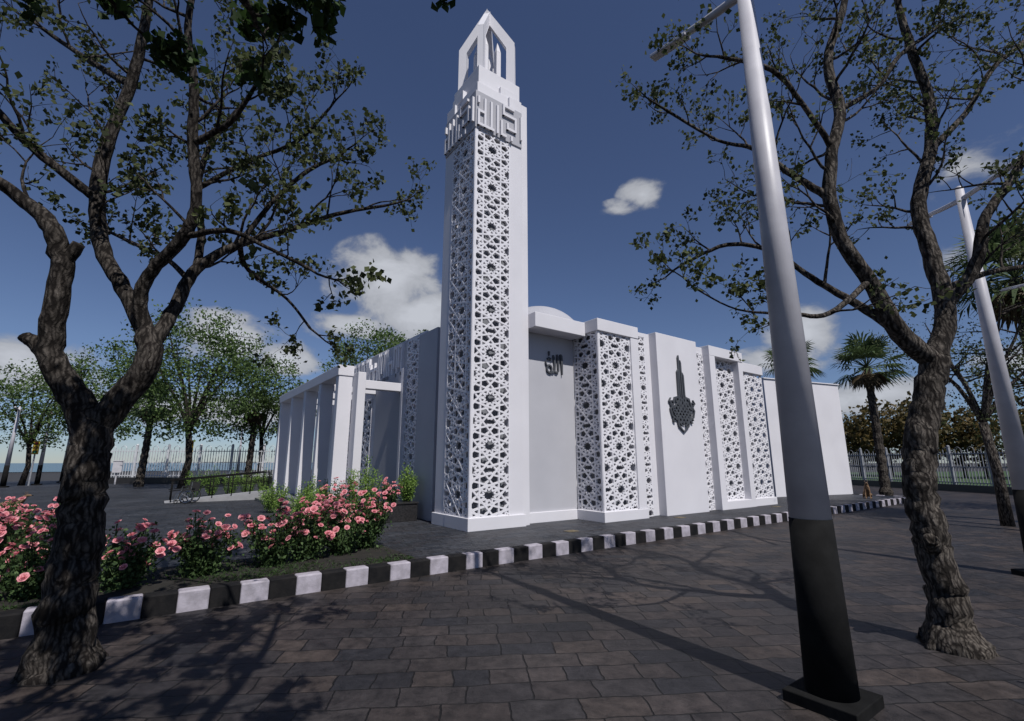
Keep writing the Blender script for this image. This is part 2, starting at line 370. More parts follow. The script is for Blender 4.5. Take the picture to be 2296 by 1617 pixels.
def penta(mb,dx,dy):
    r=.86; w=.24; t=.2
    n=Vector((-dy,dx,0)).normalized()
    for sgn in (-1,1):
        o=[(r,14.6),(r,16.35),(0,17.95),(0,17.45),(r-w,16.2),(r-w,14.6)]
        vs=[]
        for side in (-1,1):
            for q,z in o: vs.append(Vector((1.04+dx*q*sgn,1.05+dy*q*sgn,z))+n*side*t/2)
        fs=[(0,1,4,5),(1,2,3,4),(11,10,7,6),(10,9,8,7)]
        for k in range(6): fs.append((k,(k+1)%6,6+(k+1)%6,6+k))
        mb.add(vs,fs)
s2=math.sqrt(.5)
penta(b,s2*1.15,-s2*1.15); penta(b,s2*1.15+.003,s2*1.15)
for px,py in ((.78,.78),(1.3,.78),(.78,1.3),(1.3,1.3)):
    b.prism([(px-.09,py-.09),(px+.09,py-.09),(px+.09,py+.09),(px-.09,py+.09)],14.6,16.1)
    b.add([(px-.09,py-.09,16.1),(px+.09,py-.09,16.1),(px+.09,py+.09,16.1),(px-.09,py+.09,16.1),(px,py,16.6)],[(0,1,4),(1,2,4),(2,3,4),(3,0,4)])
b.build("lantern",[WHITE],mn,bevel=.01)
# ------------------------------------------------------------------ mosque
mq=empty("mosque")
b=MB()
b.box(.5,14.6,.6,16,PZ,6.42,0)
b.box(2.06,4.2,.4,.6,PZ,6.0,1)
b.box(2.06,4.145,-.25,.7,6.0,6.46,0)
b.box(2.0,4.3,.34,.42,PZ,PZ+.3,0)
b.box(4.15,6.12,-.8,.62,6.1,6.5,0)
b.box(5.74,6.12,-.78,.6,PZ+.3,6.1,0)
b.box(4.13,6.14,-.82,.6,PZ,PZ+.3,0)
b.box(4.50,5.75,-.44,.6,PZ+.3,6.1,2)
b.box(6.12,7.08,-.24,.6,PZ,6.44,2)
b.box(6.78,7.08,-.5,-.24,PZ,6.47,0)
b.box(6.12,6.8,-.52,-.24,6.3,6.46,0)
b.box(7.08,9.5,-.8,.6,PZ,6.5,0)
b.box(9.5,10.36,-.24,.6,PZ,6.44,2); b.box(9.5,10.36,-.5,-.24,6.2,6.44,0)
b.box(10.36,10.74,-.8,.6,PZ,6.1,0); b.box(12.5,12.83,-.78,.6,PZ,6.1,0); b.box(10.36,12.83,-.803,.6,6.1,6.5,0)
b.box(10.74,12.5,-.22,.6,PZ,6.1,2); b.box(10.74,12.5,-.79,-.22,PZ,PZ+.3,0)
b.box(12.83,14.65,-.7,.6,5.75,6.15,0); b.box(12.83,14.67,-.72,.6,PZ,PZ+.3,0)
b.box(12.9,14.3,-.3,.6,PZ+.3,5.75,2)
b.box(.2,.5,2.5,3.85,PZ,6.3,1)
b.box(.38,.5,5.3,16.02,5.05,6.46,1)
b.box(.44,.56,3.86,16.02,6.42,6.52,0)
b.box(.28,.5,5.3,8.0,PZ,5.3,1); b.box(.2,.52,5.15,5.33,PZ,5.36,0)
b.box(.34,.5,8.0,8.5,PZ,4.8,0); b.box(.34,.5,11.5,12.2,PZ,4.8,0)
b.box(.47,.5,8.5,11.5,PZ,4.6,3)
b.box(-2.2,.5,7.9,16.6,PZ,PZ+.34,3)
b.build("walls",[WHITE,WALLG,GREY,mat("grey_dark",(.16,.165,.18),(.13,.135,.15),rough=.6)],mq,bevel=.012)
b=MB()
lattice(b,(4.22,-.72,PZ+.3),(1,0,0),(0,-1,0),1.52,5.55,cx=.78,cy=.62)
lattice(b,(4.22,-.72,PZ+.3),(0,1,0),(-1,0,0),1.1,5.55,cx=.0,cy=1.27)
lattice(b,(6.12,-.5,PZ),(1,0,0),(0,-1,0),.66,6.05,cx=.0,cy=.62,k=.8,th=.045)
lattice(b,(9.5,-.5,PZ),(1,0,0),(0,-1,0),.86,5.95,cx=.43,cy=.62,k=.8,th=.045)
lattice(b,(10.74,-.5,PZ+.3),(1,0,0),(0,-1,0),1.76,5.55,cx=.88,cy=.62)
lattice(b,(12.86,-.62,PZ+.3),(1,0,0),(0,-1,0),1.76,5.2,cx=.88,cy=.62)
lattice(b,(.34,3.86,PZ),(0,1,0),(-1,0,0),1.3,6.1,cx=.65,cy=.62)
lattice(b,(.3,8.5,PZ+.34),(0,1,0),(-1,0,0),3.0,4.0,cx=1.5,cy=.62)
b.build("lattice_screens",[LATW],mq)
b=MB(); y=15.8
while y>5.6:
    w=.085
    kind=random.choice([0,0,1,1,2,3])
    if kind in (0,1):
        b.box(.28,.38,y-w,y,5.15,6.38)
        if kind==1: b.box(.283,.38,y-w*2.2,y-w,5.15,5.3)
        y-=w*2.0
    elif kind==2:
        b.box(.28,.38,y-w,y,5.15,6.1); b.box(.283,.38,y-.42,y-w,5.15,5.27); b.box(.283,.38,y-.42,y-w,5.75,5.87); b.box(.28,.38,y-.42,y-.34,5.27,5.75); y-=.5
    else:
        b.box(.28,.38,y-w,y,5.5,6.38); b.box(.283,.38,y-.36,y-w,6.26,6.38); b.box(.28,.38,y-.36,y-.28,5.15,6.26); y-=.45
b.build("kufic_frieze",[LATW],mq)
b=MB()
for yy in (5.9,8.2,10.6,13.1,15.7):
    b.prism([(-1.9,yy-.17),(-1.42,yy-.17),(-1.42,yy+.17),(-1.9,yy+.17)],PZ,4.95)
b.box(-1.94,-1.40,5.7,15.9,4.95,5.32)
b.box(-1.40,-1.12,5.2,5.75,PZ,5.05)
b.box(-1.12,.3,5.28,5.6,4.5,4.8)
for yy in (8.2,10.6,13.1,15.7): b.box(-1.40,.34,yy-.12,yy+.12,4.72,4.95)
b.build("portico",[WHITE],mq,bevel=.015)
b=MB()
vs=[];fs=[];n=48
for i in range(13):
    ph=math.pi/2*i/12
    for j in range(n): vs.append((8.1+2.3*math.cos(ph)*math.cos(2*math.pi*j/n),7.0+2.3*math.cos(ph)*math.sin(2*math.pi*j/n),7.6+2.05*math.sin(ph)))
for i in range(12):
    for j in range(n): fs.append((i*n+j,i*n+(j+1)%n,(i+1)*n+(j+1)%n,(i+1)*n+j))
b.add(vs,fs); b.cyl(8.1,7.0,6.4,7.6,2.3,2.3,48)
b.build("dome",[LGREY],mq,smooth=False)
def stroke(mb,org,U,pts,ws,dep=.06,N_=Vector((0,-1,0))):
    org=Vector(org);U=Vector(U);Z=Vector((0,0,1)); n=len(pts); L=[];R=[]
    for i,(x,z) in enumerate(pts):
        x0,z0=pts[max(i-1,0)];x1,z1=pts[min(i+1,n-1)];dx=x1-x0;dz=z1-z0;l=math.hypot(dx,dz) or 1
        nx,nz=-dz/l,dx/l; w=ws[i]/2 if isinstance(ws,(list,tuple)) else ws/2
        L.append((x+nx*w,z+nz*w)); R.append((x-nx*w,z-nz*w))
    d2=dep+random.uniform(0,.012); vs=[]
    for d in (.0,d2):
        for P_ in (L,R):
            for x,z in P_: vs.append(org+U*x+Z*z+N_*d)
    fs=[]
    for i in range(n-1):
        fs.append((2*n+i,2*n+i+1,3*n+i+1,3*n+i)); fs.append((i,i+1,2*n+i+1,2*n+i)); fs.append((n+i,3*n+i,3*n+i+1,n+i+1))
    fs.append((0,2*n,3*n,n)); fs.append((n-1,2*n-1,4*n-1,3*n-1))
    mb.add(vs,fs)
def arc(cx,cz,r,a0,a1,n=10,sx=1,sz=1): return [(cx+r*sx*math.cos(math.radians(a0+(a1-a0)*i/n)),cz+r*sz*math.sin(math.radians(a0+(a1-a0)*i/n))) for i in range(n+1)]
b=MB()
o_=(2.98,.4,4.75)
stroke(b,o_,(1,0,0),[(.66,.0),(.65,.3),(.63,.62),(.60,.68)],[.03,.07,.09,.03])
stroke(b,o_,(1,0,0),[(.46,.66),(.49,.55),(.50,.3),(.50,.12),(.44,.05),(.36,.07)],[.03,.08,.07,.06,.06,.05])
stroke(b,o_,(1,0,0),[(.30,.62),(.33,.5),(.35,.3),(.34,.12),(.28,.05),(.18,.06)],[.03,.08,.07,.06,.06,.05])
stroke(b,o_,(1,0,0),[(.20,.05)]+arc(.12,.15,.10,-40,250,12,1,1.2)+[(.20,.02)],.05)
stroke(b,o_,(1,0,0),[(.20,.42),(.18,.50),(.14,.44),(.12,.52),(.08,.45),(.05,.5)],.035)
stroke(b,o_,(1,0,0),[(.13,.58),(.12,.72)],[.03,.05])
stroke(b,o_,(1,0,0),[(.02,.24),(-.03,.34),(.0,.40)],.03)
b.build("allah_calligraphy",[DGREY],mq)
b=MB(); o_=(8.29,-.8,3.02)
for i,(xx,top) in enumerate(((-.18,2.25),(-.07,2.78),(.05,2.6),(.16,2.15))):
    stroke(b,o_,(1,0,0),[(xx,.75),(xx,1.4),(xx*.9,top-.1),(xx*.6,top)],[.06,.065,.08,.02])
for k in range(-3,4):
    h=.66-abs(k)*.09
    c=k*.2
    stroke(b,o_,(1,0,0),[(c*.5-h*.5,.72+c*.5+h*.52),(c*.5+h*.5,.72+c*.5-h*.52)],.055)
    stroke(b,o_,(1,0,0),[(-(c*.5-h*.5),.72+c*.5+h*.52),(-(c*.5+h*.5),.72+c*.5-h*.52)],.055)
for sg in (-1,1):
    stroke(b,o_,(1,0,0),[(0,.0),(sg*.28,.22),(sg*.34,.42),(sg*.62,.55),(sg*.70,.78),(sg*.5,1.0),(sg*.42,1.2),(sg*.2,1.25),(sg*.16,1.42)],[.03,.07,.06,.07,.07,.06,.06,.06,.03])
    stroke(b,o_,(1,0,0),arc(sg*.44,.78,.13,0,330,12),.05)
    stroke(b,o_,(1,0,0),arc(sg*.2,.42,.11,0,330,12),.045)
    stroke(b,o_,(1,0,0),arc(sg*.28,1.12,.09,0,330,12),.04)
    stroke(b,o_,(1,0,0),arc(sg*.60,.98,.10,20,300,10),.04)
    stroke(b,o_,(1,0,0),arc(sg*.52,.42,.08,0,300,10),.04)
    stroke(b,o_,(1,0,0),[(sg*.62,.95),(sg*.76,1.05),(sg*.66,1.18)],[.05,.05,.02])
b.build("pier_calligraphy",[DGREY],mq)
b=MB(); b.box(-2.5,-2.2,8.5,14.6,PZ,PZ+.23); b.box(-2.8,-2.5,8.5,14.6,PZ,PZ+.12)
b.build("entrance_steps",[STEPM],bevel=.01)
b=MB(); b.add([(-6.2,15.0,PZ+.004),(-2.2,15.0,PZ+.34),(-2.2,16.6,PZ+.34),(-6.2,16.6,PZ+.004),(-2.2,15.0,PZ),(-2.2,16.6,PZ)],[(0,1,2,3),(0,4,1),(3,2,5)])
b.build("wheelchair_ramp",[mat("ramp_concrete",(.30,.30,.31),(.25,.25,.26),rough=.7)])
b=MB()
for yy in (15.05,16.55):
    for k in range(6):
        xx=-6.0+k*.76; zz=PZ+.34*(xx+6.2)/4
        b.tube([(xx,yy,zz),(xx,yy,zz+.95)],[.022,.022],8)
    b.tube([(-6.1,yy,PZ+.93),(-2.2,yy,PZ+1.27)],[.025,.025],8); b.tube([(-6.1,yy,PZ+.5),(-2.2,yy,PZ+.84)],[.018,.018],8)
b.build("handrail",[BLACK],smooth=True)
b=MB(); b.prism([(18.74,1.27),(24.5,-.1),(26.4,7.7),(20.6,9.1)],PZ,6.3)
b.prism([(18.68,1.22),(24.55,-.17),(26.45,7.75),(20.55,9.15)],6.3,6.36)
b.build("utility_building",[WHITE],bevel=.015)
b=MB(); b.box(-1.15,-.05,2.95,3.75,PZ,PZ+.5); b.box(-1.18,-.02,2.92,3.78,PZ+.5,PZ+.55); b.build("planter_box",[GRANITE],bevel=.01)
for dx,dy in ((2.2,-1.45),(7.1,-1.25),(13.5,-1.2)):
    b=MB(); b.box(-.17,.17,-.12,.12,0,.012)
    for k in range(5): b.box(-.13,.13,-.09+k*.04,-.075+k*.04,.012,.016)
    b.build("drain_cover",[TERR],loc=(dx,dy,PZ))
# ------------------------------------------------------------------ trees
def cr(pts,sub=5):
    out=[];P_=[np.array(p,float) for p in pts];n=len(P_)
    for i in range(n-1):
        p0=P_[max(i-1,0)];p1=P_[i];p2=P_[i+1];p3=P_[min(i+2,n-1)]
        for k in range(sub):
            t=k/sub
            out.append(.5*((2*p1)+(-p0+p2)*t+(2*p0-5*p1+4*p2-p3)*t*t+(-p0+3*p1-3*p2+p3)*t**3))
    out.append(P_[-1]); return out
def rv():
    v=np.random.normal(size=3); return v/np.linalg.norm(v)
def grow(mb,p,d,L,r,level,leaves,maxl,dens,up=.12):
    n=max(4,int(L/.13)); pts=[p.copy()]; rad=[r]; q=p.copy(); d=d/np.linalg.norm(d)
    for i in range(n):
        d=d+rv()*.26+np.array([0,0,up*.5]); d/=np.linalg.norm(d)
        q=q+d*L/n; pts.append(q.copy()); rad.append(max(.0022,r*(1-.8*(i+1)/n)))
    mb.tube(pts,rad,6 if level<1 else 4,0,caps=False)
    if level<maxl:
        k={0:4,1:3}.get(level,3)
        for j in range(k):
            i=min(n,int(n*(.3+.7*(j+1)/k)))
            dd=(pts[i]-pts[i-1]); dd/=np.linalg.norm(dd); x=rv(); x-=dd*x.dot(dd); x/=np.linalg.norm(x)
            grow(mb,pts[i],dd*.7+x*.9,L*random.uniform(.38,.62),rad[i]*.75+.001,level+1,leaves,maxl,dens,up)
    if level>=maxl-1:
        full=random.random()<.72
        for i in range(2,n+1):
            for _ in range((dens if level==maxl else max(1,dens//2)) if full else 1):
                if random.random()<.75: leaves.append(pts[i]+np.random.normal(size=3)*.045)
def big_tree(name,base,rotz,limbs,bark,leafm,dens=3,leafsize=.06,tstart=.3,step=.42,flare=.5,gl=1.0):
    root=empty(name,base,rotz); mb=MB(); lv=[]
    for li,(nm,pts) in enumerate(limbs):
        P_=[(x/100,y/100,z/100,r/100) for x,y,z,r in pts]
        s=cr(P_,8 if nm=="trunk" else 6)
        xyz=[p[:3] for p in s]; rad=[max(p[3],.006) for p in s]
        if nm=="trunk":
            er=[]
            for i,(q,r) in enumerate(zip(xyz,rad)):
                h=max(q[2],0); er.append(r*(1+flare*math.exp(-h/.12)))
            rad=er; xyz[0]=xyz[0]+np.array([0,0,-.06])
        jit=.045 if rad[0]>.05 else .03
        for i in range(1,len(xyz)-1): xyz[i]=xyz[i]+np.random.normal(size=3)*rad[i]*.08
        mb.tube(xyz,rad,20 if rad[0]>.1 else 10,0,caps=True,jit=jit)
        if nm in("trunk","stub","low"): continue
        seg=[np.linalg.norm(xyz[i+1]-xyz[i]) for i in range(len(xyz)-1)]; tot=sum(seg); acc=0; nxt=tot*tstart
        for i in range(len(seg)):
            acc+=seg[i]
            while acc>nxt:
                nxt+=step*random.uniform(.7,1.3)
                dd=xyz[i+1]-xyz[i]; dd/=np.linalg.norm(dd); x=rv(); x-=dd*x.dot(dd); x/=np.linalg.norm(x)
                if x[2]<-.2: x[2]*=-.5
                L=random.uniform(.7,1.4) if rad[i]>.035 else random.uniform(.4,.9)
                grow(mb,xyz[i+1],dd*.6+x,L*gl,min(rad[i]*.5,.022),0,lv,2,dens)
        dd=xyz[-1]-xyz[-4]; grow(mb,xyz[-1],dd/np.linalg.norm(dd),.6,max(rad[-1]*.9,.010),0,lv,2,dens)
    for k in range(6):
        t=k*2*math.pi/6+random.uniform(-.3,.3); r0=limbs[0][1][0][3]/100
        x0,y0=limbs[0][1][0][0]/100,limbs[0][1][0][1]/100
        e=random.uniform(1.35,1.8)
        mb.tube([(x0+math.cos(t)*r0*.55,y0+math.sin(t)*r0*.55,.26),(x0+math.cos(t)*r0*.95,y0+math.sin(t)*r0*.95,.09),(x0+math.cos(t)*r0*1.25,y0+math.sin(t)*r0*1.25,.02),(x0+math.cos(t)*r0*e,y0+math.sin(t)*r0*e,-.04)],[r0*.34,r0*.36,r0*.26,.03],8,0)
    mb.build("trunk_and_limbs",[bark],root,smooth=True)
    leaves_mesh("foliage",lv,leafsize,[leafm],root,aspect=.8,drop=.4)
LT=[("trunk",[(-4,0,0,24),(-9,0,61,22),(-11,0,134,20),(-15,0,193,19),(-18,0,240,18)]),
("low",[(-18,0,232,16),(-38,-10,273,14),(-58,-20,310,12),(-60,-25,359,11),(-58,-30,419,10)]),
("A",[(-58,-30,415,10),(-71,-40,457,9),(-101,-50,483,7),(-127,-70,503,6),(-190,-80,540,4)]),
("stub",[(-52,-15,300,10),(-80,-15,324,8),(-93,-20,334,6)]),
("stub",[(-58,-30,412,8),(-44,-30,438,6)]),
("low",[(-18,0,232,16),(2,10,273,14),(19,15,313,13),(10,20,349,12)]),
("B1",[(12,20,340,10),(-37,30,408,9),(-81,40,463,9),(-112,50,550,9),(-111,50,631,8),(-96,50,716,7),(-83,40,803,6),(-78,30,900,4)]),
("B1b",[(-112,48,545,6),(-124,40,551,6),(-192,20,608,5),(-227,0,651,4)]),
("B2",[(12,20,345,9),(2,10,381,8),(19,0,419,7),(57,-10,456,7),(73,-20,496,6),(65,-30,565,6),(63,-40,635,5),(53,-50,706,4),(51,-50,798,3)]),
("B3",[(18,17,330,9),(22,40,386,8),(28,60,447,7),(67,80,491,5),(118,90,513,4),(187,100,546,3),(255,110,566,2)]),
("B4",[(28,60,447,5),(13,80,508,5),(-16,100,588,4),(-21,120,676,4),(18,130,764,3),(52,130,848,3)]),
("B5",[(67,80,491,4),(101,90,561,3),(142,100,617,3),(185,100,640,2)]),
("B6",[(57,-10,456,4),(114,-20,459,3),(173,-30,430,2),(219,-40,405,2)]),
("B7",[(65,-30,565,4),(113,-40,586,3),(150,-60,620,2)]),
("B8",[(-96,50,716,5),(-198,80,790,4),(-300,100,867,3)]),
("B9",[(20,60,430,4),(-30,80,470,3),(-90,110,500,3),(-170,140,540,2)]),
("B10",[(-16,100,588,4),(50,110,640,3),(110,120,680,3),(160,110,730,2)]),
("B11",[(67,80,491,4),(60,120,470,3),(100,160,440,2),(130,180,400,2)]),
]
RT=[("trunk",[(4,0,0,22),(5,0,56,18),(-1,0,117,17),(-4,0,172,16),(8,0,229,16),(28,0,282,15),(45,0,330,15)]),
("R1",[(42,0,322,12),(-2,-10,356,11),(-32,-20,410,9),(-69,-30,465,8),(-79,-30,529,8),(-65,-30,599,7),(-39,-20,667,7),(-37,-10,755,6),(4,0,851,5),(29,0,932,4)]),
("R2",[(44,0,322,12),(79,10,394,11),(82,20,473,10),(90,30,558,9),(132,40,650,8),(156,50,742,7),(144,50,839,6),(137,50,942,4)]),
("R3",[(79,10,394,8),(109,-10,447,7),(123,-20,503,6),(162,-30,560,5),(212,-40,637,4)]),
("R4",[(-10,-12,362,7),(-42,10,405,5),(-76,30,445,4),(-115,50,493,3),(-172,60,508,3),(-235,70,482,2)]),
("R5",[(80,15,420,5),(160,30,451,4),(259,50,473,3)]),
("R6",[(-79,-30,529,5),(-114,-20,567,4),(-157,-10,614,3),(-199,0,635,2),(-269,0,684,2)]),
("R7",[(-65,-30,599,4),(-110,-50,649,3),(-157,-70,683,3),(-227,-80,693,2)]),
("R8",[(-40,-22,420,4),(-114,-50,369,3),(-173,-70,362,2),(-237,-80,364,1),(-287,-90,386,1)]),
("R9",[(-39,-20,667,4),(36,0,721,3),(85,10,783,3),(157,20,841,2)]),
("R10",[(132,40,650,5),(218,60,727,4),(288,70,817,4),(372,80,887,3)]),
("stub",[(0,0,100,10),(-14,-16,112,8),(-18,-22,116,6)]),
]
RZ=math.radians(-36)
big_tree("street_tree",(-7.09,-4.17,0),RZ,LT,BARK,LEAFD,dens=5,leafsize=.072)
big_tree("street_tree",(.72,-9.13,0),RZ,RT,BARK2,LEAFD,dens=5,leafsize=.060)
ST=[("trunk",[(0,0,0,24),(6,0,80,20),(0,5,170,18),(8,4,260,17)]),
("a",[(8,4,255,14),(40,130,370,11),(120,300,460,8),(220,430,505,5),(300,530,530,3)]),
("b",[(8,4,255,13),(-20,140,400,10),(50,330,500,7),(130,480,530,5),(200,590,550,3)]),
("c",[(8,4,255,12),(130,60,380,10),(270,200,520,8),(370,350,590,5),(415,470,620,3)]),
("d",[(40,130,370,8),(-40,280,490,6),(-90,420,560,4)]),
("e",[(8,4,255,10),(-120,-60,420,6),(-240,-90,520,4)]),
("f",[(8,4,255,10),(90,-120,400,6),(180,-200,520,4)]),
("g",[(50,330,500,5),(90,440,560,4),(60,560,600,3)]),
("h",[(120,300,460,5),(200,400,540,4),(230,520,590,3)])]
big_tree("street_tree",(-9.5,-12.8,0),0,ST,BARK,LEAFN,dens=10,leafsize=.09,tstart=.42,step=.36,gl=.85)
def crown_tree(name,loc,H,R,nl,lsize,leafm,bark=BARK,stems=5,th=.35,zc=.62,hz=.42,seed=1):
    random.seed(seed); np.random.seed(seed)
    root=empty(name,loc); mb=MB(); tz=H*th
    mb.tube([(0,0,-.05),(.05*R,0,tz*.5),(0,.03*R,tz)],[H*.022,H*.017,H*.015],10,0)
    cl=[]
    for k in range(stems):
        t=2*math.pi*k/stems+random.uniform(-.4,.4); e=random.uniform(.45,.85)
        ex,ey=math.cos(t)*R*e,math.sin(t)*R*e; ez=H*random.uniform(.68,.95)
        path=[(0,.03*R,tz),(ex*.3,ey*.3,tz+(ez-tz)*.4),(ex*.65,ey*.65,tz+(ez-tz)*.7),(ex*.9,ey*.9,ez)]
        mb.tube(cr(path,3),list(np.linspace(H*.011,.012,10)),6,0)
        for j in range(6):
            i=random.uniform(.35,.95); px=np.array([ex*i,ey*i,tz+(ez-tz)*i**.9]); dd=rv(); dd[2]=abs(dd[2])*.6
            q=px+dd*R*random.uniform(.3,.6); mb.tube([px,(px+q)/2+rv()*.1,q],[.03,.02,.008],4,0,caps=False); cl.append(q)
    C=[]
    ncl=int(nl/60)
    for k in range(ncl):
        d=rv(); rr=random.uniform(.35,1)**.6
        c=np.array([d[0]*R*rr,d[1]*R*rr,H*zc+d[2]*H*hz*rr])
        if c[2]<tz*.95: c[2]=tz+random.uniform(0,.2)*H
        C.append(c)
    C=np.array(C+cl)
    idx=np.random.randint(0,len(C),nl); 
    P_=C[idx]+np.random.normal(size=(nl,3))*np.array([R*.10,R*.10,R*.08])
    mb.build("trunk",[bark],root,smooth=True)
    leaves_mesh("crown",P_,lsize,[leafm],root,aspect=.6)
crown_tree("park_tree",(-5.2,28.6,PZ),12.4,4.4,12000,.21,LEAFG,seed=3,stems=8,th=.3)
crown_tree("park_tree",(-14.8,40.6,PZ),9.5,3.6,7000,.2,LEAFG,seed=4,stems=6,th=.3)
crown_tree("park_tree",(-11.2,44.0,PZ),12,4.2,7000,.24,LEAFG,seed=5,th=.35)
crown_tree("park_tree",(.2,34.6,PZ),10.6,3.2,7000,.22,LEAFG,seed=6,th=.35)
crown_tree("park_tree",(5.6,23.8,PZ),11.6,3.4,8000,.2,LEAFG,seed=8,th=.4)
crown_tree("park_tree",(9.4,27.5,PZ),13.4,3.3,7000,.22,LEAFG,seed=9,th=.4)
crown_tree("park_tree",(24,-8.5,0),7.5,3.2,5000,.14,LEAFD,seed=12,th=.35,stems=7)
crown_tree("park_tree",(15.5,-7.4,0),8.2,2.8,2600,.09,LEAFD,seed=13,th=.4,stems=7,bark=BARK2)
random.seed(21);np.random.seed(21)
mb=MB();C=[]
for k in range(46):
    s_=k/45; x=72+s_*10+random.uniform(-5,5); y=38-s_*85+random.uniform(-3,3); h=random.uniform(7.5,11)
    mb.tube([(x,y,0),(x,y,h*.6)],[.2,.1],5)
    n=900; d=np.random.normal(size=(n,3)); d/=np.linalg.norm(d,axis=1)[:,None]; d*=np.random.rand(n,1)**.35
    lump=1+.25*np.sin(d[:,0:1]*7+k)*np.cos(d[:,2:3]*6)
    C.append(np.array([x,y,h*.58])+d*lump*np.array([2.9,2.9,h*.42]))
o=mb.build("distant_trees",[BARK])
leaves_mesh("crowns",np.concatenate(C),.5,[LEAFA],o,aspect=.8)
def palm(loc,H,R,seed,dry=True,nf=34):
    random.seed(seed);np.random.seed(seed)
    root=empty("palm_tree",loc); mb=MB(); n=26
    mb.tube([(math.sin(i*.1)*.1,0,H*i/(n-1)) for i in range(n)],[(.24+.05*(i%2))*(1-.3*i/(n-1))*(1.25 if i<2 else 1) for i in range(n)],12,0)
    mb.build("trunk",[BARK2],root)
    mb=MB()
    def fan(d,L,mi,droop):
        d=Vector(d).normalized(); p0=Vector((math.sin(2.5)*.1,0,H)); side=d.cross(Vector((0,0,1)))
        if side.length<.1: side=Vector((1,0,0))
        side.normalize(); nn=side.cross(d).normalized(); hub=p0+d*L*.5
        mb.tube([p0,hub],[.025,.015],4,mi,caps=False)
        for k in range(15):
            t=math.radians(-105+210*k/14); dd=d*math.cos(t)+side*math.sin(t)
            Lk=L*.55*(.75+.25*math.cos(t)); a=hub; m_=hub+dd*Lk*.6; e=hub+dd*Lk+Vector((0,0,-droop*Lk*random.uniform(.4,1)))
            w=side*math.cos(t)*.05*R/2-d*math.sin(t)*.05*R/2
            mb.add([a,m_+w+nn*.02,e,m_-w],[(0,1,2,3)],mi)
    for k in range(nf):
        t=k*2.39996; el=math.radians(random.uniform(-35,80)); fan((math.cos(t)*math.cos(el),math.sin(t)*math.cos(el),math.sin(el)),R*random.uniform(.85,1.1),0,.35)
    if dry:
        for k in range(22):
            t=k*2.39996+1; el=math.radians(random.uniform(-80,-45)); fan((math.cos(t)*math.cos(el),math.sin(t)*math.cos(el),math.sin(el)),R*random.uniform(.5,.7),1,.3)
    mb.build("fronds",[PALML,PALMD],root)
palm((27.3,-.76,0),7.6,2.3,1); palm((26.0,3.0,0),8.2,2.0,2); palm((17.3,-8.6,0),8.4,2.6,3,nf=44)
palm((-7.6,33.5,PZ),6.0,2.2,4); palm((-.8,33.0,PZ),6.0,2.1,5); palm((4.5,31,PZ),6.0,1.9,6)
# ------------------------------------------------------------------ street lamps
def lamp(loc,r0=.185,H=7.6,zs=1.5,rz=0.0):
    root=empty("street_lamp",loc,rz); b=MB()
    b.cyl(0,0,zs,H,r0*.92,r0*.42,32,0); b.ball((0,0,H),r0*.42,n=16,m=8)
    b.tube([(0,-1.25,H-.1),(0,-.5,H-.2),(0,0,H-.24),(0,.5,H-.2),(0,1.25,H-.1)],[.04,.048,.055,.048,.04],10,0)
    b.build("pole",[POLEW],root,smooth=True)
    b=MB()
    for s_ in (-1,1): b.beam((0,s_*.75,H-.2),(0,s_*1.3,H-.12),.13,.045)
    b.build("lamp_heads",[POLEW],root,bevel=.01)
    b=MB(); b.cyl(0,0,.06,zs,r0*1.08,r0*.94,32,0); b.build("black_base_sleeve",[BLACK],root,smooth=True)
    b=MB(); b.box(-.28,.28,-.28,.28,-.02,.09)
    b.build("footing",[BLACK],root,bevel=.008)
lamp((-1.74,-8.9,0),H=7.6); lamp((6.3,-9.2,0),.17,rz=math.radians(-36)); lamp((14.3,-9.5,0),.17,rz=math.radians(-36))
for xx,yy in ((-15.2,37.5),(-14.0,41),(-13.2,46),(-12.6,51.0),(0.5,50),(7,47)): lamp((xx,yy,PZ),.15,5.6)
# ------------------------------------------------------------------ fences
def fence(p,q,zb,hw,hf,fm=FMET):
    p=Vector((*p,zb));q=Vector((*q,zb));d=(q-p);L=d.length;d.normalize();root=empty("metal_fence")
    b=MB(); b.beam(p+Vector((0,0,hw/2)),q+Vector((0,0,hw/2)),.3,hw); b.build("low_wall",[GRANITE],root)
    b=MB(); n=int(L/.22)
    for i in range(n+1):
        c=p+d*(i*.22)+Vector((0,0,hw))
        b.beam(c,c+Vector((0,0,hf-(.15 if i%2 else 0))),.04,.04,up=d)
        if i%12==0: b.beam(c,c+Vector((0,0,hf+.15)),.15,.15,up=d); b.ball(c+Vector((0,0,hf+.2)),.1,n=8,m=6)
        if i%2==0 and i+2<=n: 
            top=c+Vector((0,0,hf)); nx=top+d*.44
            mid=[top.lerp(nx,k/6)+Vector((0,0,.16*math.sin(math.pi*k/6))) for k in range(7)]
            if (i//2)%2: b.tube(mid,[.018]*7,4,0,caps=False)
    for hz in (.15,hf*.5,hf-.3): b.beam(p+Vector((0,0,hw+hz)),q+Vector((0,0,hw+hz)),.06,.06)
    b.build("railings",[fm],root)
fence((-12.5,43),(6.5,29.4),PZ,.5,2.4,FMETL)
fence((47,12),(34.5,-8),0,.45,2.4)
fence((34.5,-8),(30,-20),0,.45,2.4)
def tlight(loc,rz):
    root=empty("traffic_light",loc,rz); b=MB(); b.cyl(0,0,0,2.7,.06,.05,12,0); b.box(-.17,.17,-.12,.1,2.3,3.3,1)
    for k in range(3): b.tube([(0,-.12,2.47+k*.32),(0,-.16,2.47+k*.32)],[.11,.11],12,2); b.tube([(0,-.16,2.47+k*.32),(0,-.165,2.47+k*.32)],[.085,.085],12,3+k)
    b.build("signal_head",[FMET,YEL,BLACK,mat("lens_green",(.02,.15,.06)),mat("lens_amber",(.3,.15,.02)),mat("lens_red",(.3,.02,.02))],root)
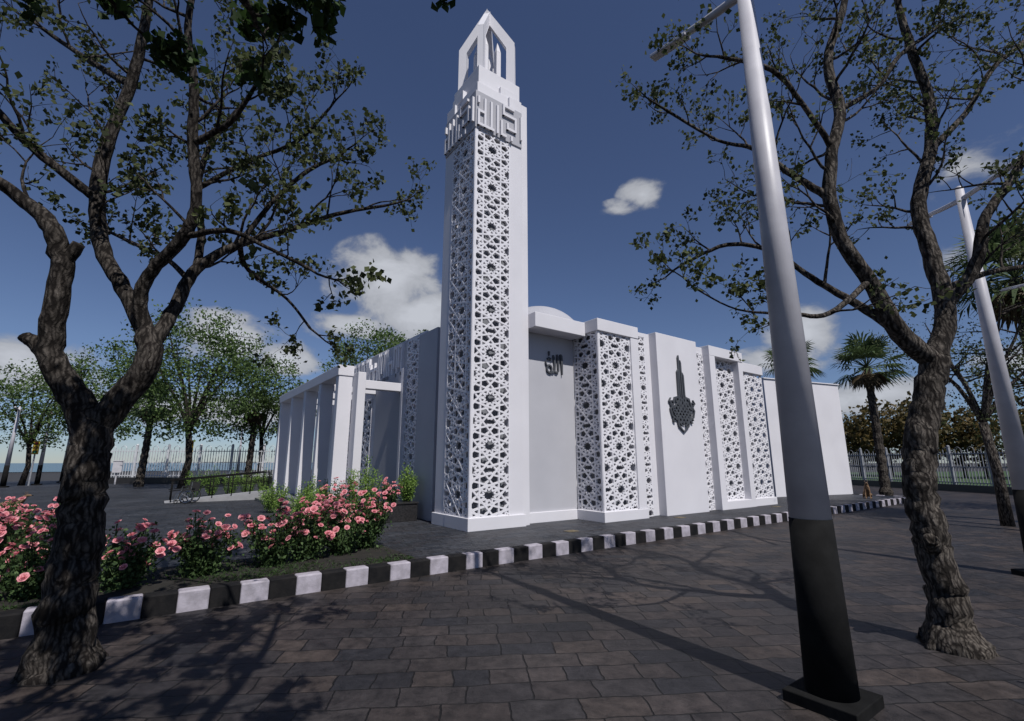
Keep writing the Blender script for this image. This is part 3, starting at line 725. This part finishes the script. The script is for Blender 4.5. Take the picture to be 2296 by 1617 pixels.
tlight((-14.3,40.0,PZ),0); tlight((-4.9,31.5,PZ),.3)
b=MB(); b.box(-.3,.3,-.2,.2,.9,1.8); b.cyl(0,0,0,.9,.06,.06,10); b.box(-.34,.34,-.24,.24,1.8,1.85); b.build("control_box",[POLEW],loc=(-9.2,38.3,PZ),bevel=.02)
# ------------------------------------------------------------------ roses and shrubs
def bloom(mb,c,r,tilt):
    c=Vector(c); ax=Vector(tilt).normalized(); a=ax.orthogonal().normalized(); b_=ax.cross(a)
    ph=random.uniform(0,6)
    for lay,(n,op,rr) in enumerate(((6,1.0,1.0),(5,.68,.88),(5,.42,.72),(3,.2,.55))):
        for k in range(n):
            t=ph+2*math.pi*(k+.5*lay)/n; d=a*math.cos(t)+b_*math.sin(t); s_=ax.cross(d)
            o=c+d*r*.10; mid=c+d*r*rr*op*.8+ax*r*(.40-op*.25); tip=c+d*r*rr*op+ax*r*(1.0-op*.8)*rr
            w=r*.52*rr
            mb.add([o-ax*r*.1,mid+s_*w,tip+s_*w*.6,tip+d*r*.08-ax*r*.06,tip-s_*w*.6,mid-s_*w],[(0,1,2,3,4,5)],0)
    mb.ball(c+ax*r*.22,r*.26,n=6,m=4,mi=0)
def rose(loc,rx,ry,h,nb,seed,nleaf=2600):
    random.seed(seed);np.random.seed(seed)
    root=empty("rose_bush",loc); L=[];mb=MB();st=MB()
    nb=int(nb*.92); ns=max(9,int(nb/2.8)); 
    for k in range(ns):
        t=random.uniform(0,6.28);e=math.sqrt(random.random()); tx,ty=rx*e*math.cos(t),ry*e*math.sin(t); tz=h*random.uniform(.45,1.0)*(1-.2*e)
        path=[(tx*.2,ty*.2,0),(tx*.6,ty*.6,tz*.45),(tx,ty,tz)]
        st.tube(path,[.012,.009,.006],5,0)
        for j in range(int(nleaf/ns)):
            u=random.uniform(.08,1.0); L.append((tx*(.15+.85*u)+random.gauss(0,.08),ty*(.15+.85*u)+random.gauss(0,.08),max(.03,tz*u*.98+random.gauss(0,.05)-.02)))
        for j in range(int(nb/ns)+1):
            hx,hy,hz=tx+random.gauss(0,.10),ty+random.gauss(0,.10),tz+random.uniform(-.18,.10)
            bloom(mb,(hx,hy,hz),random.uniform(.038,.068),(random.gauss(tx*.8-.15,.4),random.gauss(ty*.8-.4,.4),1))
            st.tube([(tx,ty,tz-.22),(hx,hy,hz-.01)],[.006,.005],4,0)
    st.build("stems",[LEAFR],root); mb.build("blooms",[ROSE],root); leaves_mesh("leaves",L,.058,[LEAFR],root,aspect=.65)
RS=[(-6.85,-1.85,.46,.36,1.08,52),(-5.85,-1.65,.50,.40,1.08,58),(-4.85,-1.5,.48,.44,1.08,58),(-4.2,-1.3,.50,.44,1.15,60),(-3.5,-1.1,.52,.46,1.28,66),(-2.95,-.75,.48,.48,1.38,64),
(-7.7,-1.75,.45,.42,1.05,60),(-8.3,-.85,.52,.5,1.1,64),(-8.6,.35,.55,.5,1.1,60),(-9.2,-1.6,.5,.5,1.05,44),(-9.2,1.9,.6,.6,1.05,54),(-9.1,3.6,.5,.6,1.05,46),(-9.8,.4,.6,.6,1.05,44),(-9.4,5.6,.5,.7,1.0,36),
(-1.9,4.6,.55,.5,1.35,46),(-2.6,2.6,.45,.45,1.1,36),(-3.6,.2,.45,.45,1.1,40),(-8.2,4.9,.5,.6,1.1,44)]
for i,(x,y,rx,ry,h,nb) in enumerate(RS): rose((x,y,PZ),rx,ry,h,nb,100+i)
rose((-.75,3.35,PZ+.5),.3,.3,.85,34,140,900)
def shrub(loc,rx,ry,h,seed,n=2600):
    np.random.seed(seed);random.seed(seed); root=empty("green_shrub",loc); st=MB();L=[]
    for k in range(26):
        t=random.uniform(0,6.28);e=math.sqrt(random.random());tx,ty=rx*e*math.cos(t),ry*e*math.sin(t);tz=h*random.uniform(.7,1.05)*(1-.3*e)
        st.tube([(tx*.3,ty*.3,0),(tx*.8,ty*.8,tz*.5),(tx,ty,tz)],[.01,.008,.004],4,0)
        for j in range(n//26):
            u=random.uniform(.15,1.05); L.append((tx*(.3+.7*u)+random.gauss(0,.05),ty*(.3+.7*u)+random.gauss(0,.05),max(.02,tz*u+random.gauss(0,.03))))
    st.build("stems",[LEAFR],root); leaves_mesh("leaves",L,.055,[LEAFS],root,aspect=.55)
shrub((-1.35,4.1,PZ),.55,.5,1.95,1,3800); shrub((-.25,3.35,PZ+.5),.28,.3,1.2,2,2400); shrub((-2.9,4.3,PZ),.55,.45,1.35,3); shrub((-3.2,8.0,PZ),.5,.5,1.1,4); shrub((-3.4,2.3,PZ),.45,.4,1.1,5)
for i,(xx,yy) in enumerate(((-5.0,18.6),(-4.2,18.8),(-3.4,18.6),(-2.6,18.8),(-1.8,18.5))): shrub((xx,yy,PZ),.5,.45,1.5,10+i,1500)
shrub((-1.6,7.0,PZ),.4,.4,1.2,21)
# ------------------------------------------------------------------ wheelchair
root=empty("wheelchair",(-5.35,14.4,PZ),math.radians(150)); b=MB()
for s_ in (-.27,.27):
    b.torus((0,s_,.31),(0,1,0),.29,.02,28,6,0); b.torus((0,s_*1.12,.31),(0,1,0),.25,.008,28,5,1)
    for k in range(12):
        t=k*math.pi/6; b.tube([(0,s_,.31),(.28*math.cos(t),s_,.31+.28*math.sin(t))],[.004,.004],4,1,caps=False)
    b.torus((.42,s_*.85,.085),(0,1,0),.065,.02,16,6,0)
    b.tube([(-.16,s_*.8,.9),(-.12,s_*.8,.5),(-.1,s_*.8,.3)],[.014]*3,8,1); b.tube([(-.12,s_*.8,.5),(.34,s_*.8,.5),(.42,s_*.8,.36),(.52,s_*.8,.12)],[.014]*4,8,1)
    b.tube([(-.16,s_*.8,.9),(-.28,s_*.8,.9)],[.018,.018],8,0); b.tube([(.34,s_*.85,.4),(.42,s_*.85,.09)],[.012,.012],6,1)
    b.tube([(-.12,s_*.88,.7),(.22,s_*.88,.7),(.24,s_*.88,.5)],[.012]*3,6,1); b.box(-.1,.2,s_*.88-.03,s_*.88+.03,.71,.74,0)
    b.box(.46,.62,s_*.5-.07,s_*.5+.07,.1,.12,0)
b.box(-.1,.33,-.2,.2,.48,.53,0); b.beam((-.13,0,.52),(-.17,0,.88),.42,.03,up=(0,1,0),mi=0)
b.tube([(0,-.27,.31),(0,.27,.31)],[.012,.012],6,1)
b.build("frame_and_wheels",[RUBBER,CHROME],root,smooth=False)
# ------------------------------------------------------------------ dogs
m,nt,bb=new_mat("dog_fur"); tc=nt.nodes.new("ShaderNodeTexCoord"); sp=nt.nodes.new("ShaderNodeSeparateXYZ"); nt.links.new(tc.outputs["Generated"],sp.inputs[0])
nn=nt.nodes.new("ShaderNodeTexNoise"); nn.inputs["Scale"].default_value=5; nt.links.new(tc.outputs["Generated"],nn.inputs["Vector"])
su=nt.nodes.new("ShaderNodeMath"); su.operation='SUBTRACT'; nt.links.new(sp.outputs["Z"],su.inputs[0]); nt.links.new(sp.outputs["X"],su.inputs[1])
ad=nt.nodes.new("ShaderNodeMath"); ad.operation='MULTIPLY_ADD'; ad.inputs[1].default_value=.5; nt.links.new(nn.outputs["Fac"],ad.inputs[0]); nt.links.new(su.outputs[0],ad.inputs[2])
rp=nt.nodes.new("ShaderNodeValToRGB"); rp.color_ramp.elements[0].position=.2; rp.color_ramp.elements[1].position=.5; rp.color_ramp.elements[0].color=(.20,.12,.065,1); rp.color_ramp.elements[1].color=(.05,.035,.028,1)
nt.links.new(ad.outputs[0],rp.inputs[0]); nt.links.new(rp.outputs[0],bb.inputs["Base Color"]); bb.inputs["Roughness"].default_value=.9
FUR=m
def dog(loc,rz,spine,legs,earbase,eardir):
    root=empty("dog",loc,rz); vs=[];es=[];rs=[]
    def chain(start,pts):
        prev=start
        for x,y,z,r in pts:
            vs.append((x,y,z));rs.append(r); 
            if prev is not None: es.append((prev,len(vs)-1))
            prev=len(vs)-1
        return prev
    chain(None,spine)
    for att,pts in legs:
        for s_ in (-1,1): chain(att,[(x,y*s_,z,r) for x,y,z,r in pts])
    chain(0,TAIL)
    me=bpy.data.meshes.new("body"); me.from_pydata(vs,es,[]); me.materials.append(FUR); o=bpy.data.objects.new("body",me); COL.objects.link(o); o.parent=root
    sk=o.modifiers.new("skin","SKIN"); sk.use_smooth_shade=True
    for i,r in enumerate(rs):
        me.skin_vertices[0].data[i].radius=(r,r)
    me.skin_vertices[0].data[0].use_root=True
    ss=o.modifiers.new("sub","SUBSURF"); ss.levels=2; ss.render_levels=2
    b=MB(); ex,ey,ez=earbase
    for s_ in (-1,1):
        b.add([(ex-.02,s_*ey-.03,ez),(ex+.03,s_*ey-.02,ez),(ex,s_*ey+.03,ez),(ex+eardir[0],s_*(ey+.01),ez+eardir[1])],[(0,1,3),(1,2,3),(2,0,3),(0,2,1)],0)
        b.ball((ex+.06,s_*.035,ez-.045),.010,n=8,m=6,mi=1)
    nx=spine[-1]; b.ball((nx[0]+.025,0,nx[2]+.005),.02,n=8,m=6,mi=1)
    b.build("ears_eyes_nose",[FUR,BLACK],root)
TAIL=[(-.14,0,.09,.04),(-.3,.03,.045,.035),(-.46,.08,.035,.02)]
dog((21.64,-1.67,PZ),math.radians(205),[(0,0,.19,.12),(.11,0,.34,.13),(.24,0,.50,.135),(.31,0,.63,.085),(.35,0,.74,.075),(.44,0,.73,.045),(.51,0,.72,.03)],
 [(2,[(.29,.08,.44,.055),(.27,.09,.27,.038),(.31,.09,.12,.027),(.33,.09,.025,.028),(.39,.09,.02,.02)]),(0,[(.03,.11,.17,.085),(.2,.15,.2,.055),(.03,.15,.05,.032),(.18,.15,.025,.026)])],(.33,.05,.79),(-.01,.11))
TAIL=[(-.16,0,.12,.035),(-.32,.05,.05,.035),(-.48,.12,.035,.02)]
dog((-11.2,15.6,PZ),math.radians(-20),[(0,0,.18,.13),(.22,0,.2,.13),(.46,0,.24,.145),(.60,0,.38,.085),(.68,0,.50,.075),(.77,0,.48,.045),(.84,0,.47,.03)],
 [(2,[(.5,.1,.18,.055),(.44,.13,.06,.04),(.6,.13,.035,.03),(.72,.13,.03,.028)]),(0,[(.02,.13,.14,.08),(.2,.17,.12,.05),(.02,.18,.04,.032),(.16,.18,.03,.026)])],(.66,.05,.55),(-.01,.10))
# ------------------------------------------------------------------ motorcycle
root=empty("motorcycle",(.55,-10.62,0),math.radians(205)); b=MB()
for xx in (-.68,.68):
    b.torus((xx,0,.31),(0,1,0),.25,.06,32,10,0); b.torus((xx,0,.31),(0,1,0),.19,.012,28,6,1); b.tube([(xx,-.07,.31),(xx,.07,.31)],[.05,.05],12,1)
    for k in range(10):
        t=k*math.pi/5; b.tube([(xx,0,.31),(xx+.19*math.cos(t),0,.31+.19*math.sin(t))],[.008,.008],4,1,caps=False)
def fender(cx,a0,a1):
    vs=[];fs=[];n=14
    for i in range(n+1):
        t=math.radians(a0+(a1-a0)*i/n)
        for j,(w,rr) in enumerate(((-.09,.31),(-.06,.335),(0,.345),(.06,.335),(.09,.31))): vs.append((cx+rr*math.cos(t),w,.31+rr*math.sin(t)))
    for i in range(n):
        for j in range(4): fs.append((i*5+j,i*5+j+1,(i+1)*5+j+1,(i+1)*5+j))
    b.add(vs,fs,2)
fender(.68,20,160); fender(-.68,60,200)
for s_ in (-.09,.09): b.tube([(.68,s_,.31),(.42,s_*.8,.92)],[.025,.025],10,1)
b.tube([(.38,-.34,1.02),(.42,-.15,.98),(.42,.15,.98),(.38,.34,1.02)],[.015]*4,8,0)
b.ball((.50,0,.84),.10,n=16,m=10,mi=1); b.ball((.14,0,.80),.2,1.4,.75,.75,16,10,2); b.ball((-.32,0,.76),.2,1.7,.7,.4,16,10,0)
b.ball((.0,0,.42),.2,1.1,.75,.9,14,9,1); b.tube([(.05,.14,.3),(-.3,.17,.25),(-.85,.18,.33)],[.03,.04,.05],10,1); b.tube([(.4,0,.85),(.1,0,.6),(-.3,0,.55),(-.68,0,.31)],[.03]*4,8,2)
b.build("body_and_wheels",[RUBBER,CHROME,PAINTB],root,smooth=True)
# ------------------------------------------------------------------ sun + sky
SD=Vector((.0373,.5866,-.809)).normalized()
sl=bpy.data.lights.new("sun","SUN"); sl.energy=4.4; sl.angle=math.radians(.5); sl.color=(1,.965,.93)
so=bpy.data.objects.new("sun",sl); COL.objects.link(so); so.rotation_euler=SD.to_track_quat('-Z','Y').to_euler(); so.location=(0,0,30)
w=bpy.data.worlds.new("World"); sc.world=w; w.use_nodes=True; nt=w.node_tree; nt.nodes.clear()
def N(t): return nt.nodes.new(t)
def M(op,a,b_=None,c=None,clamp=False):
    n=N("ShaderNodeMath"); n.operation=op; n.use_clamp=clamp
    for i,v in enumerate((a,b_,c)):
        if v is None: continue
        if isinstance(v,(int,float)): n.inputs[i].default_value=v
        else: nt.links.new(v,n.inputs[i])
    return n.outputs[0]
sky=N("ShaderNodeTexSky"); sky.sky_type='NISHITA'; sky.sun_disc=False; sky.sun_elevation=math.radians(54); sky.sun_rotation=math.radians(183.6)
sky.altitude=1500; sky.air_density=1.0; sky.dust_density=.3; sky.ozone_density=2.2
tc=N("ShaderNodeTexCoord"); sep=N("ShaderNodeSeparateXYZ"); nt.links.new(tc.outputs["Generated"],sep.inputs[0])
X,Y,Z=sep.outputs
fwd=M('ADD',M('MULTIPLY',X,.588),M('MULTIPLY',Y,.809)); rgt=M('SUBTRACT',M('MULTIPLY',X,.809),M('MULTIPLY',Y,.588))
az=M('MULTIPLY',M('ARCTAN2',rgt,fwd),57.2958); el=M('MULTIPLY',M('ARCSINE',Z),57.2958)
cmb=N("ShaderNodeCombineXYZ"); nt.links.new(az,cmb.inputs[0]); nt.links.new(el,cmb.inputs[1])
tr=N("ShaderNodeValToRGB"); els=tr.color_ramp.elements
els[0].position=0.0; els[0].color=(.48,.54,.67,1); els[1].position=.55; els[1].color=(.64,.62,.72,1); e=els.new(.2); e.color=(.62,.62,.71,1)
nt.links.new(Z,tr.inputs[0])
sk2=N("ShaderNodeMix"); sk2.data_type='RGBA'; sk2.blend_type='MULTIPLY'; sk2.inputs[0].default_value=1; nt.links.new(sky.outputs[0],sk2.inputs[6]); nt.links.new(tr.outputs[0],sk2.inputs[7])
nz=N("ShaderNodeTexNoise"); nz.inputs["Scale"].default_value=11; nz.inputs["Detail"].default_value=8; nz.inputs["Roughness"].default_value=.58; nz.inputs["Distortion"].default_value=.3
mp=N("ShaderNodeMapping"); mp.inputs["Scale"].default_value=(1,1,1.5); nt.links.new(tc.outputs["Generated"],mp.inputs[0]); nt.links.new(mp.outputs[0],nz.inputs["Vector"])
blobs=[(16.8,30.2,3.2,2.0,1.25),(14.0,29,3.6,1.2,1.2),(-15.5,20.8,7.0,4.8,1.8),(-11,17.0,6.4,3.6,1.7),(-19.5,15.2,6.5,1.7,1.4),(-9,15,8,3.4,1.5),(-31,12.6,6,3.0,1.8),(-26,10.9,4.5,1.8,1.6),
(32.3,12.9,3.6,3.8,1.6),(30,10.5,5.5,1.8,1.3),(46.8,25.1,6,3,.72),(47,17,6,2.4,.95),(37,6,7,1.8,1.3),(-33,5.2,12,2.2,1.5),(-20,4.6,10,1.8,1.4),(-46,8,8,2.6,1.4),(52,8,8,2,1.0),(120,30,10,5,.9)]
mask=None
for a0,e0,ww,hh,st_ in blobs:
    v=N("ShaderNodeVectorMath"); v.operation='MULTIPLY_ADD'; nt.links.new(cmb.outputs[0],v.inputs[0]); v.inputs[1].default_value=(1/ww,1/hh,0); v.inputs[2].default_value=(-a0/ww,-e0/hh,0)
    l=N("ShaderNodeVectorMath"); l.operation='LENGTH'; nt.links.new(v.outputs[0],l.inputs[0])
    q=M('MULTIPLY_ADD',l.outputs["Value"],-.78*st_,st_)
    mask=M('MAXIMUM',q,0.0) if mask is None else M('MAXIMUM',mask,q)
dens=M('ADD',mask,M('MULTIPLY',M('SUBTRACT',nz.outputs["Fac"],.5),2.7))
dens=M('MULTIPLY',dens,M('MULTIPLY',mask,4.0,clamp=True))
mr=N("ShaderNodeMapRange"); mr.interpolation_type='SMOOTHSTEP'; mr.inputs[1].default_value=.28; mr.inputs[2].default_value=1.0; nt.links.new(dens,mr.inputs[0])
sh=N("ShaderNodeMapRange"); sh.inputs[1].default_value=.3; sh.inputs[2].default_value=1.6; sh.inputs[3].default_value=.5; sh.inputs[4].default_value=1.0; nt.links.new(dens,sh.inputs[0])
cc=N("ShaderNodeVectorMath"); cc.operation='SCALE'; cc.inputs[0].default_value=(5.6,5.8,6.3); nt.links.new(sh.outputs[0],cc.inputs[3])
mx=N("ShaderNodeMix"); mx.data_type='RGBA'; nt.links.new(M('MULTIPLY',mr.outputs[0],.92),mx.inputs[0]); nt.links.new(sk2.outputs[2],mx.inputs[6]); nt.links.new(cc.outputs[0],mx.inputs[7])
bg=N("ShaderNodeBackground"); bg.inputs[1].default_value=.1; nt.links.new(mx.outputs[2],bg.inputs[0])
wo=N("ShaderNodeOutputWorld"); nt.links.new(bg.outputs[0],wo.inputs[0])
# ------------------------------------------------------------------ camera
cd=bpy.data.cameras.new("camera"); cd.sensor_width=36; cd.lens=1065/2296*36; cd.clip_end=3000; cd.clip_start=.05
co=bpy.data.objects.new("camera",cd); COL.objects.link(co); co.location=(-6.60,-10.97,2.0); co.rotation_euler=(math.radians(90+12.03),0,math.radians(-36)); sc.camera=co
sc.view_settings.view_transform='Standard'; sc.view_settings.look='None'; sc.view_settings.exposure=0
